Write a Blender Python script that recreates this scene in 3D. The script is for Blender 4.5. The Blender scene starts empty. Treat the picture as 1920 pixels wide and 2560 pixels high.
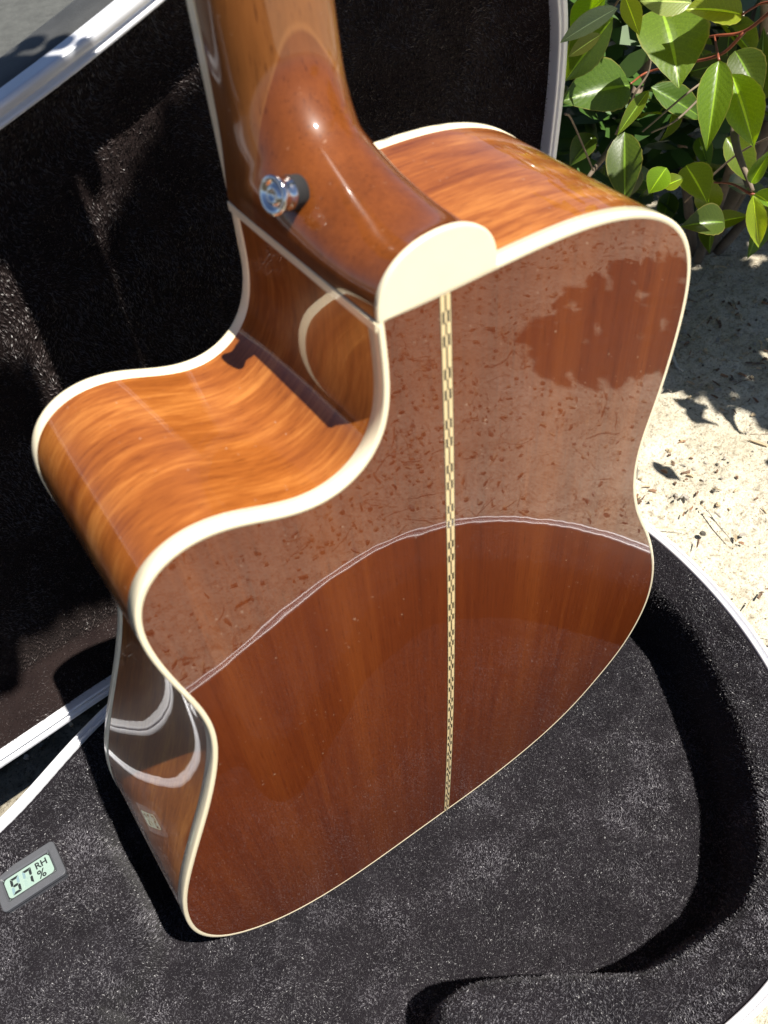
import bpy, bmesh, math, random
import numpy as np
from mathutils import Vector, Matrix
random.seed(7); rng = np.random.default_rng(7)
scn = bpy.context.scene
C = scn.collection
# ------------------------------------------------------------------ camera
cam_d = bpy.data.cameras.new('camera'); cam = bpy.data.objects.new('camera', cam_d); C.objects.link(cam)
cam.matrix_world = Matrix(((0.813837, 0.471065, -0.340246, -0.15899), (-0.578253, 0.598695, -0.554245, -0.19821),
                           (-0.057382, 0.647813, 0.759635, 0.68264), (0, 0, 0, 1)))
cam_d.sensor_fit = 'HORIZONTAL'; cam_d.sensor_width = 36; cam_d.lens = 39.15
cam_d.clip_start = 0.01; cam_d.clip_end = 200
scn.camera = cam
cam_d.dof.use_dof = True; cam_d.dof.focus_distance = 0.66; cam_d.dof.aperture_fstop = 16
# ------------------------------------------------------------------ light
SUN = Vector((0.18, -0.35, 0.90)).normalized()
w = bpy.data.worlds.new('World'); scn.world = w; w.use_nodes = True
wn = w.node_tree.nodes; wl = w.node_tree.links
sky = wn.new('ShaderNodeTexSky'); sky.sky_type = 'NISHITA'; sky.sun_disc = False
sky.sun_elevation = math.asin(SUN.z); sky.sun_rotation = math.atan2(SUN.x, SUN.y)
sky.air_density = 0.6; sky.dust_density = 0.4
wl.new(sky.outputs[0], wn['Background'].inputs[0]); wn['Background'].inputs[1].default_value = 0.05
sd = bpy.data.lights.new('sun', 'SUN'); sd.energy = 5.0; sd.angle = math.radians(0.5); sd.color = (1.0, 0.95, 0.86)
sun = bpy.data.objects.new('sun', sd); C.objects.link(sun)
sun.rotation_euler = SUN.to_track_quat('Z', 'Y').to_euler(); sun.location = (0, 0, 3)
scn.view_settings.view_transform = 'Standard'; scn.view_settings.look = 'None'
scn.view_settings.exposure = 1.0; scn.view_settings.gamma = 1.0; scn.view_settings.use_curve_mapping = False

# ------------------------------------------------------------------ helpers
def G(X, Y, Z):            # guitar coordinates in mm (across, up, out of the back) -> metres in the world
    return (X * .001, -Z * .001, Y * .001)
# meshes whose construction order winds inwards
FLIP = {'side', 'back', 'heel_cap', 'top_binding', 'lid_valance', 'lid_shell', 'branch', 'twig', 'string', 'tuner_shaft', 'tuner_button', 'strip_inlay', 'centre_strip', 'inlay_block', 'strap_button', 'screw_head', 'felt_washer', 'fallen_twig'}
def mesh_obj(name, V, F, mat=None, parent=None, smooth=True, uv=None):
    me = bpy.data.meshes.new(name); me.from_pydata([tuple(v) for v in V], [], [tuple(f) for f in F]); me.update()
    if smooth: me.polygons.foreach_set('use_smooth', [True] * len(me.polygons))
    if uv is not None:
        l = me.uv_layers.new(name='UVMap'); idx = np.empty(len(me.loops), dtype=np.int32); me.loops.foreach_get('vertex_index', idx)
        l.data.foreach_set('uv', np.asarray(uv, dtype=np.float32)[idx].ravel())
    if name.split('.')[0] in FLIP: me.flip_normals()
    if mat: me.materials.append(mat)
    o = bpy.data.objects.new(name, me); C.objects.link(o)
    if parent: o.parent = parent
    return o
def thing(name, label, cat, group=None):
    o = bpy.data.objects.new(name, None); C.objects.link(o); o.empty_display_size = .05
    o['label'] = label; o['category'] = cat
    if group: o['group'] = group
    return o
def tag(o, label, cat, group=None):
    o['label'] = label; o['category'] = cat
    if group: o['group'] = group
    return o
def grid_faces(n, m, closed_n=False, closed_m=False, flip=False):
    F = []
    for i in range(n if closed_n else n - 1):
        for j in range(m if closed_m else m - 1):
            a = i * m + j; b = ((i + 1) % n) * m + j; c = ((i + 1) % n) * m + (j + 1) % m; d = i * m + (j + 1) % m
            F.append((a, d, c, b) if flip else (a, b, c, d))
    return F
def resample(P, n, closed=False):
    P = np.asarray(P, float)
    if closed: P = np.vstack([P, P[:1]])
    d = np.r_[0, np.cumsum(np.linalg.norm(np.diff(P, axis=0), axis=1))]
    s = np.linspace(0, d[-1], n + 1)[:-1] if closed else np.linspace(0, d[-1], n)
    return np.stack([np.interp(s, d, P[:, k]) for k in range(P.shape[1])], 1)
def smooth_closed(P, n, sig):
    Q = resample(P, n, True); k = int(3 * sig) + 1; x = np.arange(-k, k + 1); wgt = np.exp(-x ** 2 / 2 / sig ** 2); wgt /= wgt.sum()
    E = np.vstack([Q[-k:], Q, Q[:k]]); return np.stack([np.convolve(E[:, i], wgt, 'valid') for i in range(Q.shape[1])], 1)
def normals2(Q, closed=True):
    T = (np.roll(Q, -1, 0) - np.roll(Q, 1, 0)) if closed else np.gradient(Q, axis=0)
    T /= np.linalg.norm(T, axis=1)[:, None] + 1e-12
    N = np.stack([T[:, 1], -T[:, 0]], 1)
    A = 0.5 * np.sum(Q[:, 0] * np.roll(Q[:, 1], -1) - np.roll(Q[:, 0], -1) * Q[:, 1])
    return N if A > 0 else -N          # outward
def tube(pts, r0, r1=None, n=8):
    pts = [Vector(p) for p in pts]; r1 = r0 if r1 is None else r1
    V = []; m = len(pts); up = Vector((0.13, 0.31, 0.94))
    for i, p in enumerate(pts):
        t = (pts[min(i + 1, m - 1)] - pts[max(i - 1, 0)]).normalized()
        a = t.cross(up).normalized(); b = t.cross(a)
        r = r0 + (r1 - r0) * i / max(1, m - 1)
        for k in range(n):
            th = 2 * math.pi * k / n; V.append(p + a * (r * math.cos(th)) + b * (r * math.sin(th)))
    F = grid_faces(m, n, closed_m=True)
    F.append(tuple(range(n))); F.append(tuple((m - 1) * n + k for k in reversed(range(n))))
    return V, F
def spline(pts, n=8):
    P = [np.array(p, float) for p in pts]; P = [2 * P[0] - P[1]] + P + [2 * P[-1] - P[-2]]; out = []
    for i in range(1, len(P) - 2):
        for k in range(n):
            t = k / n; a, b, c, d = P[i - 1], P[i], P[i + 1], P[i + 2]
            out.append(.5 * ((2 * b) + (-a + c) * t + (2 * a - 5 * b + 4 * c - d) * t * t + (-a + 3 * b - 3 * c + d) * t ** 3))
    out.append(P[-2]); return out
def vnoise(x, y, seed=0):          # smooth value noise in numpy
    x = np.asarray(x, float); y = np.asarray(y, float)
    xi = np.floor(x).astype(np.int64); yi = np.floor(y).astype(np.int64); fx = x - xi; fy = y - yi
    fx = fx * fx * (3 - 2 * fx); fy = fy * fy * (3 - 2 * fy)
    def h(a, b):
        n = (a * 374761393 + b * 668265263 + seed * 974711) & 0xffffffff
        n = ((n ^ (n >> 13)) * 1274126177) & 0xffffffff
        return ((n ^ (n >> 16)) & 0xffff) / 65535.0
    return (h(xi, yi) * (1 - fx) + h(xi + 1, yi) * fx) * (1 - fy) + (h(xi, yi + 1) * (1 - fx) + h(xi + 1, yi + 1) * fx) * fy
def fbm(x, y, o=4, seed=0):
    s = 0; a = .5
    for i in range(o): s = s + a * vnoise(x * 2 ** i, y * 2 ** i, seed + i); a *= .5
    return s

# ------------------------------------------------------------------ material helpers
class NT:
    def __init__(s, name):
        s.m = bpy.data.materials.new(name); s.m.use_nodes = True; s.n = s.m.node_tree.nodes; s.l = s.m.node_tree.links
        s.b = s.n['Principled BSDF']; s.out = s.n['Material Output']
    def new(s, t, **k):
        q = s.n.new(t)
        for a, v in k.items():
            if a.startswith('i_'):
                key = a[2:]; q.inputs[int(key) if key.isdigit() else key.replace('_', ' ')].default_value = v
            else: setattr(q, a, v)
        return q
    def link(s, a, b): s.l.new(a, b)
    def coord(s, which='Object', scale=(1, 1, 1), rot=(0, 0, 0)):
        tc = s.new('ShaderNodeTexCoord'); mp = s.new('ShaderNodeMapping'); mp.inputs['Scale'].default_value = scale; mp.inputs['Rotation'].default_value = rot
        s.link(tc.outputs[which], mp.inputs[0]); return mp.outputs[0]
    def noise(s, v, scale, detail=4, rough=.5, dist=0, dim='3D'):
        q = s.new('ShaderNodeTexNoise'); q.inputs['Scale'].default_value = scale; q.inputs['Detail'].default_value = detail
        q.inputs['Roughness'].default_value = rough; q.inputs['Distortion'].default_value = dist; s.link(v, q.inputs['Vector']); return q.outputs['Fac']
    def ramp(s, f, stops):
        q = s.new('ShaderNodeValToRGB'); e = q.color_ramp.elements
        while len(e) < len(stops): e.new(.5)
        for a, (p, c) in zip(e, stops): a.position = p; a.color = (*c, 1) if len(c) == 3 else c
        s.link(f, q.inputs[0]); return q.outputs[0]
    def mix(s, f, a, b, mode='MIX'):
        q = s.new('ShaderNodeMix'); q.data_type = 'RGBA'; q.blend_type = mode
        for sock, v in ((q.inputs[0], f), (q.inputs[6], a), (q.inputs[7], b)):
            if hasattr(v, 'is_output') or isinstance(v, bpy.types.NodeSocket): s.link(v, sock)
            else: sock.default_value = v if not isinstance(v, tuple) else ((*v, 1) if len(v) == 3 else v)
        return q.outputs[2]
    def math(s, op, a, b=0.0, clamp=False):
        q = s.new('ShaderNodeMath'); q.operation = op; q.use_clamp = clamp
        for i, v in enumerate((a, b)):
            if isinstance(v, bpy.types.NodeSocket): s.link(v, q.inputs[i])
            else: q.inputs[i].default_value = v
        return q.outputs[0]
    def bump(s, h, strength, dist, tgt='Normal'):
        q = s.new('ShaderNodeBump'); q.inputs['Strength'].default_value = strength; q.inputs['Distance'].default_value = dist
        s.link(h, q.inputs['Height']); s.link(q.outputs[0], s.b.inputs[tgt]); return q
    def set(s, **k):
        for a, v in k.items():
            key = a.replace('_', ' ')
            if isinstance(v, bpy.types.NodeSocket): s.link(v, s.b.inputs[key])
            else: s.b.inputs[key].default_value = (*v, 1) if isinstance(v, tuple) and len(v) == 3 else v

def wood(name, which, broad_s, fine_s, pore_s, dark, mid, light, band=.75, coat=1.0, rough=.42, mirror=False, coat_rough=.018, wave=0.0):
    """mahogany; the three scales are (x, y, z) frequencies per metre for ribbon figure, grain and pores"""
    t = NT(name)
    tc = t.new('ShaderNodeTexCoord'); v0 = tc.outputs[which]
    if mirror:                       # book-matched halves
        sp = t.new('ShaderNodeSeparateXYZ'); t.link(v0, sp.inputs[0]); cb = t.new('ShaderNodeCombineXYZ')
        t.link(t.math('ABSOLUTE', sp.outputs[0]), cb.inputs[0]); t.link(sp.outputs[1], cb.inputs[1]); t.link(sp.outputs[2], cb.inputs[2]); v0 = cb.outputs[0]
    def mp(sc, rot=0):
        q = t.new('ShaderNodeMapping'); q.inputs['Scale'].default_value = sc; t.link(v0, q.inputs[0]); return q.outputs[0]
    broad = t.noise(mp(broad_s), 1.0, 3, .55, .5)
    b2 = t.noise(mp(tuple(x * 2.7 for x in broad_s)), 1.0, 3, .6, .9)
    fine = t.noise(mp(fine_s), 1.0, 4, .65, .15)
    pore = t.noise(mp(pore_s), 1.0, 2, .5)
    f = t.math('ADD', t.math('ADD', t.math('MULTIPLY', broad, band), t.math('MULTIPLY', b2, .42)), t.math('SUBTRACT', t.math('MULTIPLY', fine, .42), .29 + (band - .75) * .5))
    c = t.ramp(f, [(.26, dark), (.50, mid), (.76, light)])
    pm = t.ramp(pore, [(.27, (.42, .34, .30)), (.40, (1, 1, 1))])
    c = t.mix(.75, c, pm, 'MULTIPLY')
    du = t.noise(t.coord('Object'), 520, 1, .5); c = t.mix(t.ramp(du, [(.765, (0, 0, 0)), (.80, (.6, .6, .6))]), c, (.42, .30, .22))
    t.set(Base_Color=c, Roughness=rough, Coat_Weight=coat, Coat_IOR=1.52)
    # lacquer: faint orange peel, dust and hairline scratches in the gloss
    tcv = t.coord('Object'); hz = t.noise(tcv, 26, 2, .5); sm_ = t.noise(tcv, 11, 4, .65); sc_ = t.noise(mp(tuple(x * .6 for x in fine_s)), 1.0, 2, .5)
    t.link(t.ramp(sm_, [(.45, (coat_rough,) * 3), (.80, (coat_rough * 2.2,) * 3)]), t.b.inputs['Coat Roughness'])
    t.b.inputs['Specular IOR Level'].default_value = .12
    bp = t.new('ShaderNodeBump'); bp.inputs['Strength'].default_value = .05; bp.inputs['Distance'].default_value = .002
    t.link(t.math('ADD', hz, t.math('MULTIPLY', sc_, .03)), bp.inputs['Height']); t.link(bp.outputs[0], t.b.inputs['Coat Normal'])
    return t.m
M = {}
M['back_wood'] = wood('back_mahogany', 'Object', (26, 1, 1.3), (800, 1, 12), (1500, 1, 60), (.070, .012, .003), (.115, .022, .004), (.170, .040, .007), .5, mirror=True, coat_rough=.014)
M['side_wood'] = wood('side_mahogany', 'UV', (7, 52, 1), (55, 520, 1), (110, 1300, 1), (.12, .026, .005), (.265, .078, .014), (.50, .195, .045), .58, rough=.34)
M['neck_wood'] = wood('neck_mahogany', 'Object', (14, 14, 4), (420, 420, 10), (900, 900, 30), (.115, .038, .008), (.18, .062, .014), (.24, .088, .021), .6, rough=.36, coat_rough=.045)
M['top_wood'] = wood('top_spruce', 'Object', (200, 1, 2), (900, 1, 6), (900, 1, 40), (.5, .33, .16), (.6, .42, .22), (.66, .5, .3), .5)
M['ebony'] = wood('fretboard_rosewood', 'Object', (60, 60, 6), (400, 400, 20), (700, 700, 60), (.02, .012, .008), (.03, .018, .012), (.05, .03, .02), .5, coat=.1)
# neck: stacked heel seam at constant depth behind the fretboard
def neck_seam(m):
    nt = m.node_tree; b = nt.nodes['Principled BSDF']; src = b.inputs['Base Color'].links[0].from_socket
    tc = nt.nodes.new('ShaderNodeTexCoord'); sp = nt.nodes.new('ShaderNodeSeparateXYZ'); nt.links.new(tc.outputs['Object'], sp.inputs[0])
    def mr(a, b_, c, d):
        q = nt.nodes.new('ShaderNodeMapRange'); q.inputs[1].default_value = a; q.inputs[2].default_value = b_; q.inputs[3].default_value = c; q.inputs[4].default_value = d
        nt.links.new(sp.outputs[1], q.inputs[0]); return q.outputs[0]
    lo = mr(.0914, .0918, 1, 0)          # 1 on the heel block side
    mx = nt.nodes.new('ShaderNodeMix'); mx.data_type = 'RGBA'; mx.blend_type = 'MULTIPLY'; nt.links.new(lo, mx.inputs[0]); nt.links.new(src, mx.inputs[6]); mx.inputs[7].default_value = (.80, .62, .52, 1)
    l1 = mr(.0913, .09155, 0, .55); l2 = mr(.09165, .0919, 1, 0)
    ml = nt.nodes.new('ShaderNodeMath'); ml.operation = 'MULTIPLY'; nt.links.new(l1, ml.inputs[0]); nt.links.new(l2, ml.inputs[1])
    m2 = nt.nodes.new('ShaderNodeMix'); m2.data_type = 'RGBA'; nt.links.new(ml.outputs[0], m2.inputs[0]); nt.links.new(mx.outputs[2], m2.inputs[6]); m2.inputs[7].default_value = (.27, .11, .032, 1)
    nt.links.new(m2.outputs[2], b.inputs['Base Color'])
neck_seam(M['neck_wood'])
def simple(name, col, rough=.5, metal=0, coat=0, var=.06, scale=60, bump=0, bscale=300, spec=.5):
    t = NT(name); v = t.coord('Object'); n = t.noise(v, scale, 4, .6)
    hi = tuple(min(1, c * (1 + var)) for c in col); lo = tuple(c * (1 - var) for c in col)
    t.set(Base_Color=t.ramp(n, [(.3, lo), (.7, hi)]), Roughness=rough, Metallic=metal, Coat_Weight=coat, Coat_Roughness=.04)
    t.b.inputs['Specular IOR Level'].default_value = spec
    if bump: t.bump(t.noise(v, bscale, 3, .6), bump, .0006)
    return t.m
M['binding'] = simple('ivoroid_binding', (.86, .76, .54), .35, coat=.8, var=.03)
M['inlay_dark'] = simple('dark_marquetry', (.035, .03, .015), .4, coat=.8, var=.15)
M['inlay_light'] = simple('maple_marquetry', (.72, .56, .30), .4, coat=.8, var=.08, scale=200)
M['chrome'] = simple('chrome', (.78, .78, .80), .09, metal=1, var=.02)
M['steel_dark'] = simple('dark_steel', (.18, .18, .19), .3, metal=1, var=.1)
M['fret'] = simple('fret_wire', (.6, .58, .5), .25, metal=1)
M['alu'] = simple('aluminium_valance', (.74, .75, .79), .34, metal=.25, var=.05, scale=35, bump=.1, bscale=80)
M['tolex'] = simple('black_tolex', (.045, .046, .046), .6, var=.2, bump=.5, bscale=900)
def plush_mat(name, a, b, tint=(1, 1, 1)):
    t = NT(name); v = t.coord('Object'); n = t.noise(v, 30, 4, .6)
    t.set(Base_Color=t.ramp(n, [(.3, a), (.75, b)]), Roughness=.9)
    t.b.inputs['Specular IOR Level'].default_value = .1
    t.b.inputs['Sheen Weight'].default_value = .08; t.b.inputs['Sheen Roughness'].default_value = .4
    t.bump(t.noise(v, 700, 3, .7), .8, .001)
    return t.m
M['plush'] = plush_mat('black_plush', (.007, .006, .008), (.014, .012, .015))
M['plush_lid'] = plush_mat('brown_black_plush_lifted', (.010, .006, .006), (.020, .013, .012))  # lid copy of the plush, colour lifted so its shade isn't black
def pile_mat(name, base, tip):
    t = NT(name); at = t.new('ShaderNodeAttribute'); at.attribute_name = 'tip'
    rn = t.new('ShaderNodeAttribute'); rn.attribute_name = 'rnd'
    c = t.ramp(at.outputs['Fac'], [(0, base), (1, tip)])
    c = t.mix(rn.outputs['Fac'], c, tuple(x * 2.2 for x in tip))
    t.set(Base_Color=c, Roughness=.42); t.b.inputs['Specular IOR Level'].default_value = .55
    return t.m
M['pile'] = pile_mat('plush_pile', (.010, .009, .010), (.066, .063, .071))
M['pile_lid'] = pile_mat('plush_pile_lid', (.014, .009, .008), (.080, .064, .062))  # pile painted lighter on the lid to stand in for missing sunlight

# ------------------------------------------------------------------ ground
def soil():
    t = NT('sandy_soil'); v = t.coord('Object')
    a = t.noise(v, 9, 6, .62); b = t.noise(v, 160, 5, .7); d = t.noise(v, 420, 3, .7)
    c = t.ramp(a, [(.3, (.46, .41, .31)), (.55, (.60, .55, .44)), (.75, (.70, .66, .56))])
    c = t.mix(.75, c, t.ramp(b, [(.28, (.28, .24, .2)), (.5, (.95, .95, .95)), (.8, (1.25, 1.2, 1.15))]), 'MULTIPLY')
    c = t.mix(.75, c, t.ramp(d, [(.34, (.30, .26, .21)), (.47, (1, 1, 1))]), 'MULTIPLY')
    e = t.noise(v, 75, 4, .7); c = t.mix(.7, c, t.ramp(e, [(.30, (.35, .29, .22)), (.42, (1, 1, 1))]), 'MULTIPLY')
    # shade painted dark into the soil left of and behind the case, cutting bounce, pale sand on the right and in front
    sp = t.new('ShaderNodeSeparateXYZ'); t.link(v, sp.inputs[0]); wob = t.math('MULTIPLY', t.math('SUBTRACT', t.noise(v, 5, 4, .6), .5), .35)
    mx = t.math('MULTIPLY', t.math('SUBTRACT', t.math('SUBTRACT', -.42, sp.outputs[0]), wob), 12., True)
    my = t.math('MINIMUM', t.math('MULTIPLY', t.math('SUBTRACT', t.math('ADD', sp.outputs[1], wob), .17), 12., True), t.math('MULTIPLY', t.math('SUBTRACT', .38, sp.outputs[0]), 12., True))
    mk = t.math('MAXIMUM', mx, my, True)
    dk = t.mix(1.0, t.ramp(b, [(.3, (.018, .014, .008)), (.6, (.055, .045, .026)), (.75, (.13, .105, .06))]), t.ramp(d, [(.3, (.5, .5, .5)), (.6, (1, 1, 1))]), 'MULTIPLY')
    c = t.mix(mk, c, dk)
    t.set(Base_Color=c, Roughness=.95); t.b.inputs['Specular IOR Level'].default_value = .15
    bp = t.bump(t.math('ADD', t.math('MULTIPLY', b, .7), t.math('MULTIPLY', d, .35)), .9, .006)
    return t.m
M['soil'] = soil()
GZ = -.016
def ground_h(x, y):
    return GZ + (fbm(x * 3.1 + 5, y * 3.1, 3, 3) - .45) * .012 + (fbm(x * 38, y * 38, 4, 9) - .47) * .010 + (fbm(x * 110, y * 110, 3, 19) - .43) * .007
# one sheet: fine grid near the case, coarse towards the horizon
def ax(lo, hi, step, far):
    a = np.arange(lo, hi + 1e-6, step); e = [far * k for k in (.02, .05, .12, .3, 1.0)]
    return np.r_[[lo - q for q in reversed(e)], a, [hi + q for q in e]]
gx = ax(-1.0, 1.7, .006, 60); gy = ax(-1.1, 1.3, .006, 60)
XX, YY = np.meshgrid(gx, gy, indexing='ij'); ZZ = ground_h(XX, YY)
# flatten beneath the case
ell = ((XX + .15) / .62) ** 2 + ((YY) / .30) ** 2
ZZ = np.where(ell < 1, np.minimum(ZZ, GZ - .004), ZZ)
me = bpy.data.meshes.new('ground'); n, m_ = XX.shape
V = np.stack([XX, YY, ZZ], -1).reshape(-1, 3)
ii, jj = np.meshgrid(np.arange(n - 1), np.arange(m_ - 1), indexing='ij'); q = (ii * m_ + jj).ravel()
F = np.stack([q, q + m_, q + m_ + 1, q + 1], 1)
def fast_mesh(me, V, F):
    k = F.shape[1]
    me.vertices.add(len(V)); me.vertices.foreach_set('co', np.asarray(V, np.float32).ravel())
    me.loops.add(F.size); me.loops.foreach_set('vertex_index', F.astype(np.int32).ravel())
    me.polygons.add(len(F)); me.polygons.foreach_set('loop_start', np.arange(0, F.size, k, dtype=np.int32))
    try: me.polygons.foreach_set('loop_total', np.full(len(F), k, dtype=np.int32))
    except Exception: pass
    me.update(calc_edges=True)
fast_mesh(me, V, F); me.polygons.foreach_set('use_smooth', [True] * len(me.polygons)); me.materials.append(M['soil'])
go = bpy.data.objects.new('ground', me); C.objects.link(go); go['kind'] = 'structure'
# asphalt driveway far behind the lid
t = NT('asphalt'); v = t.coord('Object'); t.set(Base_Color=t.ramp(t.noise(v, 40, 6, .7), [(.3, (.045, .047, .045)), (.7, (.085, .088, .083))]), Roughness=.9); t.bump(t.noise(v, 300, 3, .7), .6, .004)
M['asphalt'] = t.m
dv = mesh_obj('driveway', [(-14, .95, .012), (.55, .95, .012), (2.2, 14, .012), (-14, 14, .012), (-14, .95, -.08), (.55, .95, -.08), (2.2, 14, -.08), (-14, 14, -.08)],
              [(0, 1, 2, 3), (0, 4, 5, 1), (1, 5, 6, 2)], M['asphalt'], smooth=False); dv['kind'] = 'structure'

# litter: wood chips, dry leaf bits, gravel (nobody could count them)
def debris(name, cnt, area, mk, mats, label, cat):
    Vs = []; Fs = []; mi = []
    k = 0
    for _ in range(cnt):
        x = random.uniform(area[0], area[1]); y = random.uniform(area[2], area[3])
        if -.96 < x < .18 and abs(y) < .27 or math.hypot((x - .09) / .215, (y - .01) / .252) < 1: continue
        if random.random() > 1.9 * max(0, float(fbm(np.array(x * 9.), np.array(y * 9.), 3, 5)) - .18): continue
        z = float(ground_h(np.array(x), np.array(y)))
        v, f = mk(); base = len(Vs)
        a = random.uniform(0, 6.28); R = Matrix.Rotation(a, 3, 'Z') @ Matrix.Rotation(random.uniform(-.5, .5), 3, 'X')
        Vs += [tuple(R @ Vector(p) + Vector((x, y, z + .0012))) for p in v]; Fs += [tuple(i + base for i in g) for g in f]
        mm = random.randrange(len(mats)); mi += [mm] * len(f)
    o = mesh_obj(name, Vs, Fs, None, smooth=False)
    for mat in mats: o.data.materials.append(mat)
    o.data.polygons.foreach_set('material_index', mi)
    tag(o, label, cat); o['kind'] = 'stuff'
    return o
def chip():
    l = random.uniform(.0012, .0055) * (2.2 if random.random() < .05 else 1); w_ = random.uniform(.0006, .0020); h = random.uniform(.0005, .0018); c = random.uniform(-.2, .2) * l
    v = [(-l, -w_, 0), (l, -w_ * .5, 0), (l * .9, w_ * .6, 0), (-l * .9, w_, 0), (-l, -w_, h), (0, -w_ + c, h * 1.8), (l * .9, w_ * .5, h), (-l * .8, w_ * .9, h)]
    return v, [(4, 5, 6, 7), (0, 1, 5, 4), (1, 2, 6, 5), (2, 3, 7, 6), (3, 0, 4, 7)]
def pebble():
    r = .0009 + .003 * random.random() ** 3; v = []
    for i in range(6):
        a = i * math.pi / 3; v.append((r * math.cos(a) * random.uniform(.7, 1.2), r * math.sin(a) * random.uniform(.7, 1.2), 0))
    for i in range(6): v.append((v[i][0] * .65, v[i][1] * .65, r * random.uniform(.6, .9)))
    return v, [(i, (i + 1) % 6, 6 + (i + 1) % 6, 6 + i) for i in range(6)] + [(6, 7, 8, 9, 10, 11)]
def straw():
    l = random.uniform(.008, .03); r = random.uniform(.0003, .0008); b = random.uniform(-.25, .25) * l
    v = [(-l, 0, 0), (-l, r, r), (0, b - r, r), (0, b + r, 2 * r), (l, 0, 0), (l, r, r * 1.5)]
    return v, [(0, 2, 3, 1), (2, 4, 5, 3)]
mA = simple('dry_leaf_pale', (.42, .33, .21), .8, var=.3); mB = simple('bark_brown', (.13, .075, .045), .85, var=.35)
mC = simple('grit_grey', (.30, .27, .23), .85, var=.3); mD = simple('grit_dark', (.09, .08, .065), .85, var=.3); mE = simple('rusty_leaf', (.24, .13, .07), .8, var=.3)
A_ = (-.9, 1.5, -.95, 1.1)
debris('leaf_litter', 24000, A_, chip, [mA, mB, mA, mB, mA, mE, mC], 'chips of bark and dry leaf scattered on the sandy soil', 'leaf litter')
debris('gravel', 24000, A_, pebble, [mC, mC, mC, mA, mA, mD], 'fine grey and tan grit strewn over the sandy soil', 'gravel')
debris('dry_grass', 4200, A_, straw, [mA, mB, mD], 'dry straws and thin twigs lying on the soil', 'dry grass')

# ------------------------------------------------------------------ guitar
OUT = np.array([[-29.8,502.4],[-29.5,493.7],[-29.3,485.0],[-29.2,476.2],[-29.6,467.5],[-31.0,458.9],[-33.9,450.7],[-38.7,443.4],[-45.4,437.9],[-53.4,434.4],[-62.0,433.2],[-70.7,434.2],[-79.0,437.0],[-86.8,440.8],[-94.5,444.9],[-102.5,448.4],[-111.0,450.4],[-119.7,450.6],[-128.3,448.8],[-136.1,444.9],[-142.4,438.9],[-146.8,431.4],[-149.2,423.0],[-150.0,414.3],[-149.9,405.6],[-149.2,396.9],[-148.2,388.2],[-146.9,379.6],[-145.5,371.0],[-143.9,362.4],[-142.3,353.8],[-141.1,345.1],[-140.4,336.4],[-140.4,327.7],[-141.2,319.0],[-142.7,310.4],[-144.9,301.9],[-147.4,293.6],[-150.3,285.3],[-153.3,277.1],[-156.5,269.0],[-159.8,260.9],[-163.3,252.9],[-166.9,244.9],[-170.5,236.9],[-174.0,228.9],[-177.5,220.9],[-180.9,212.9],[-184.3,204.8],[-187.5,196.7],[-190.6,188.6],[-193.4,180.3],[-195.8,171.9],[-197.9,163.4],[-199.5,154.8],[-200.8,146.2],[-201.7,137.5],[-202.2,128.8],[-202.2,120.0],[-201.6,111.3],[-200.4,102.7],[-198.6,94.1],[-196.0,85.8],[-192.7,77.7],[-188.7,69.9],[-184.1,62.5],[-178.8,55.6],[-173.1,49.0],[-166.9,42.7],[-160.5,36.9],[-153.6,31.4],[-146.4,26.6],[-138.7,22.4],[-130.7,18.8],[-122.6,15.8],[-114.2,13.2],[-105.7,11.0],[-97.2,9.3],[-88.5,8.0],[-79.9,7.0],[-71.1,6.4],[-62.4,5.9],[-53.7,5.5],[-45.0,5.2],[-36.2,4.8],[-27.5,4.4],[-18.8,3.8],[-10.1,3.2],[-1.4,2.5],[7.3,1.8],[16.0,1.1],[24.8,0.5],[33.5,0.1],[42.2,-0.2],[51.0,-0.2],[59.7,-0.0],[68.4,0.5],[77.1,1.2],[85.8,2.3],[94.4,3.7],[102.9,5.6],[111.3,8.0],[119.6,10.9],[127.6,14.4],[135.4,18.4],[142.6,23.2],[149.4,28.7],[155.8,34.7],[162.0,40.8],[168.2,47.0],[174.2,53.3],[179.9,59.9],[185.0,67.0],[189.2,74.7],[192.4,82.8],[195.1,91.1],[197.2,99.6],[199.0,108.2],[200.2,116.8],[200.7,125.5],[200.5,134.3],[199.9,143.0],[198.8,151.7],[197.4,160.3],[195.6,168.8],[193.4,177.3],[191.0,185.7],[188.2,194.0],[185.2,202.2],[182.0,210.3],[178.7,218.4],[175.3,226.4],[171.7,234.4],[167.9,242.3],[163.9,250.0],[159.7,257.7],[155.7,265.5],[152.0,273.4],[148.7,281.5],[145.8,289.7],[143.2,298.0],[141.0,306.5],[139.4,315.1],[138.3,323.7],[138.0,332.5],[138.5,341.2],[139.8,349.8],[141.6,358.4],[143.4,366.9],[144.9,375.5],[146.1,384.2],[147.1,392.9],[148.0,401.6],[148.6,410.3],[149.1,419.0],[149.3,427.7],[149.0,436.5],[148.2,445.1],[146.4,453.7],[143.4,461.9],[139.1,469.5],[133.6,476.3],[127.2,482.2],[120.0,487.1],[112.3,491.3],[104.2,494.6],[95.9,497.3],[87.4,499.4],[78.9,501.0],[70.2,502.2],[61.5,502.9],[52.8,503.4],[44.0,503.6],[35.3,503.8],[26.6,503.9],[17.8,504.0],[9.1,504.0],[0.3,503.9],[-8.4,504.0],[-17.1,504.2],[-25.8,504.8]])
def smooth_open(P, n, sig):
    Q = resample(P, n); k = int(3 * sig) + 1; x = np.arange(-k, k + 1); wgt = np.exp(-x ** 2 / 2 / sig ** 2); wgt /= wgt.sum()
    E = np.vstack([2 * Q[0] - Q[1:k + 1][::-1], Q, 2 * Q[-1] - Q[-k - 1:-1][::-1]]); return np.stack([np.convolve(E[:, i], wgt, 'valid') for i in range(2)], 1)
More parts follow.
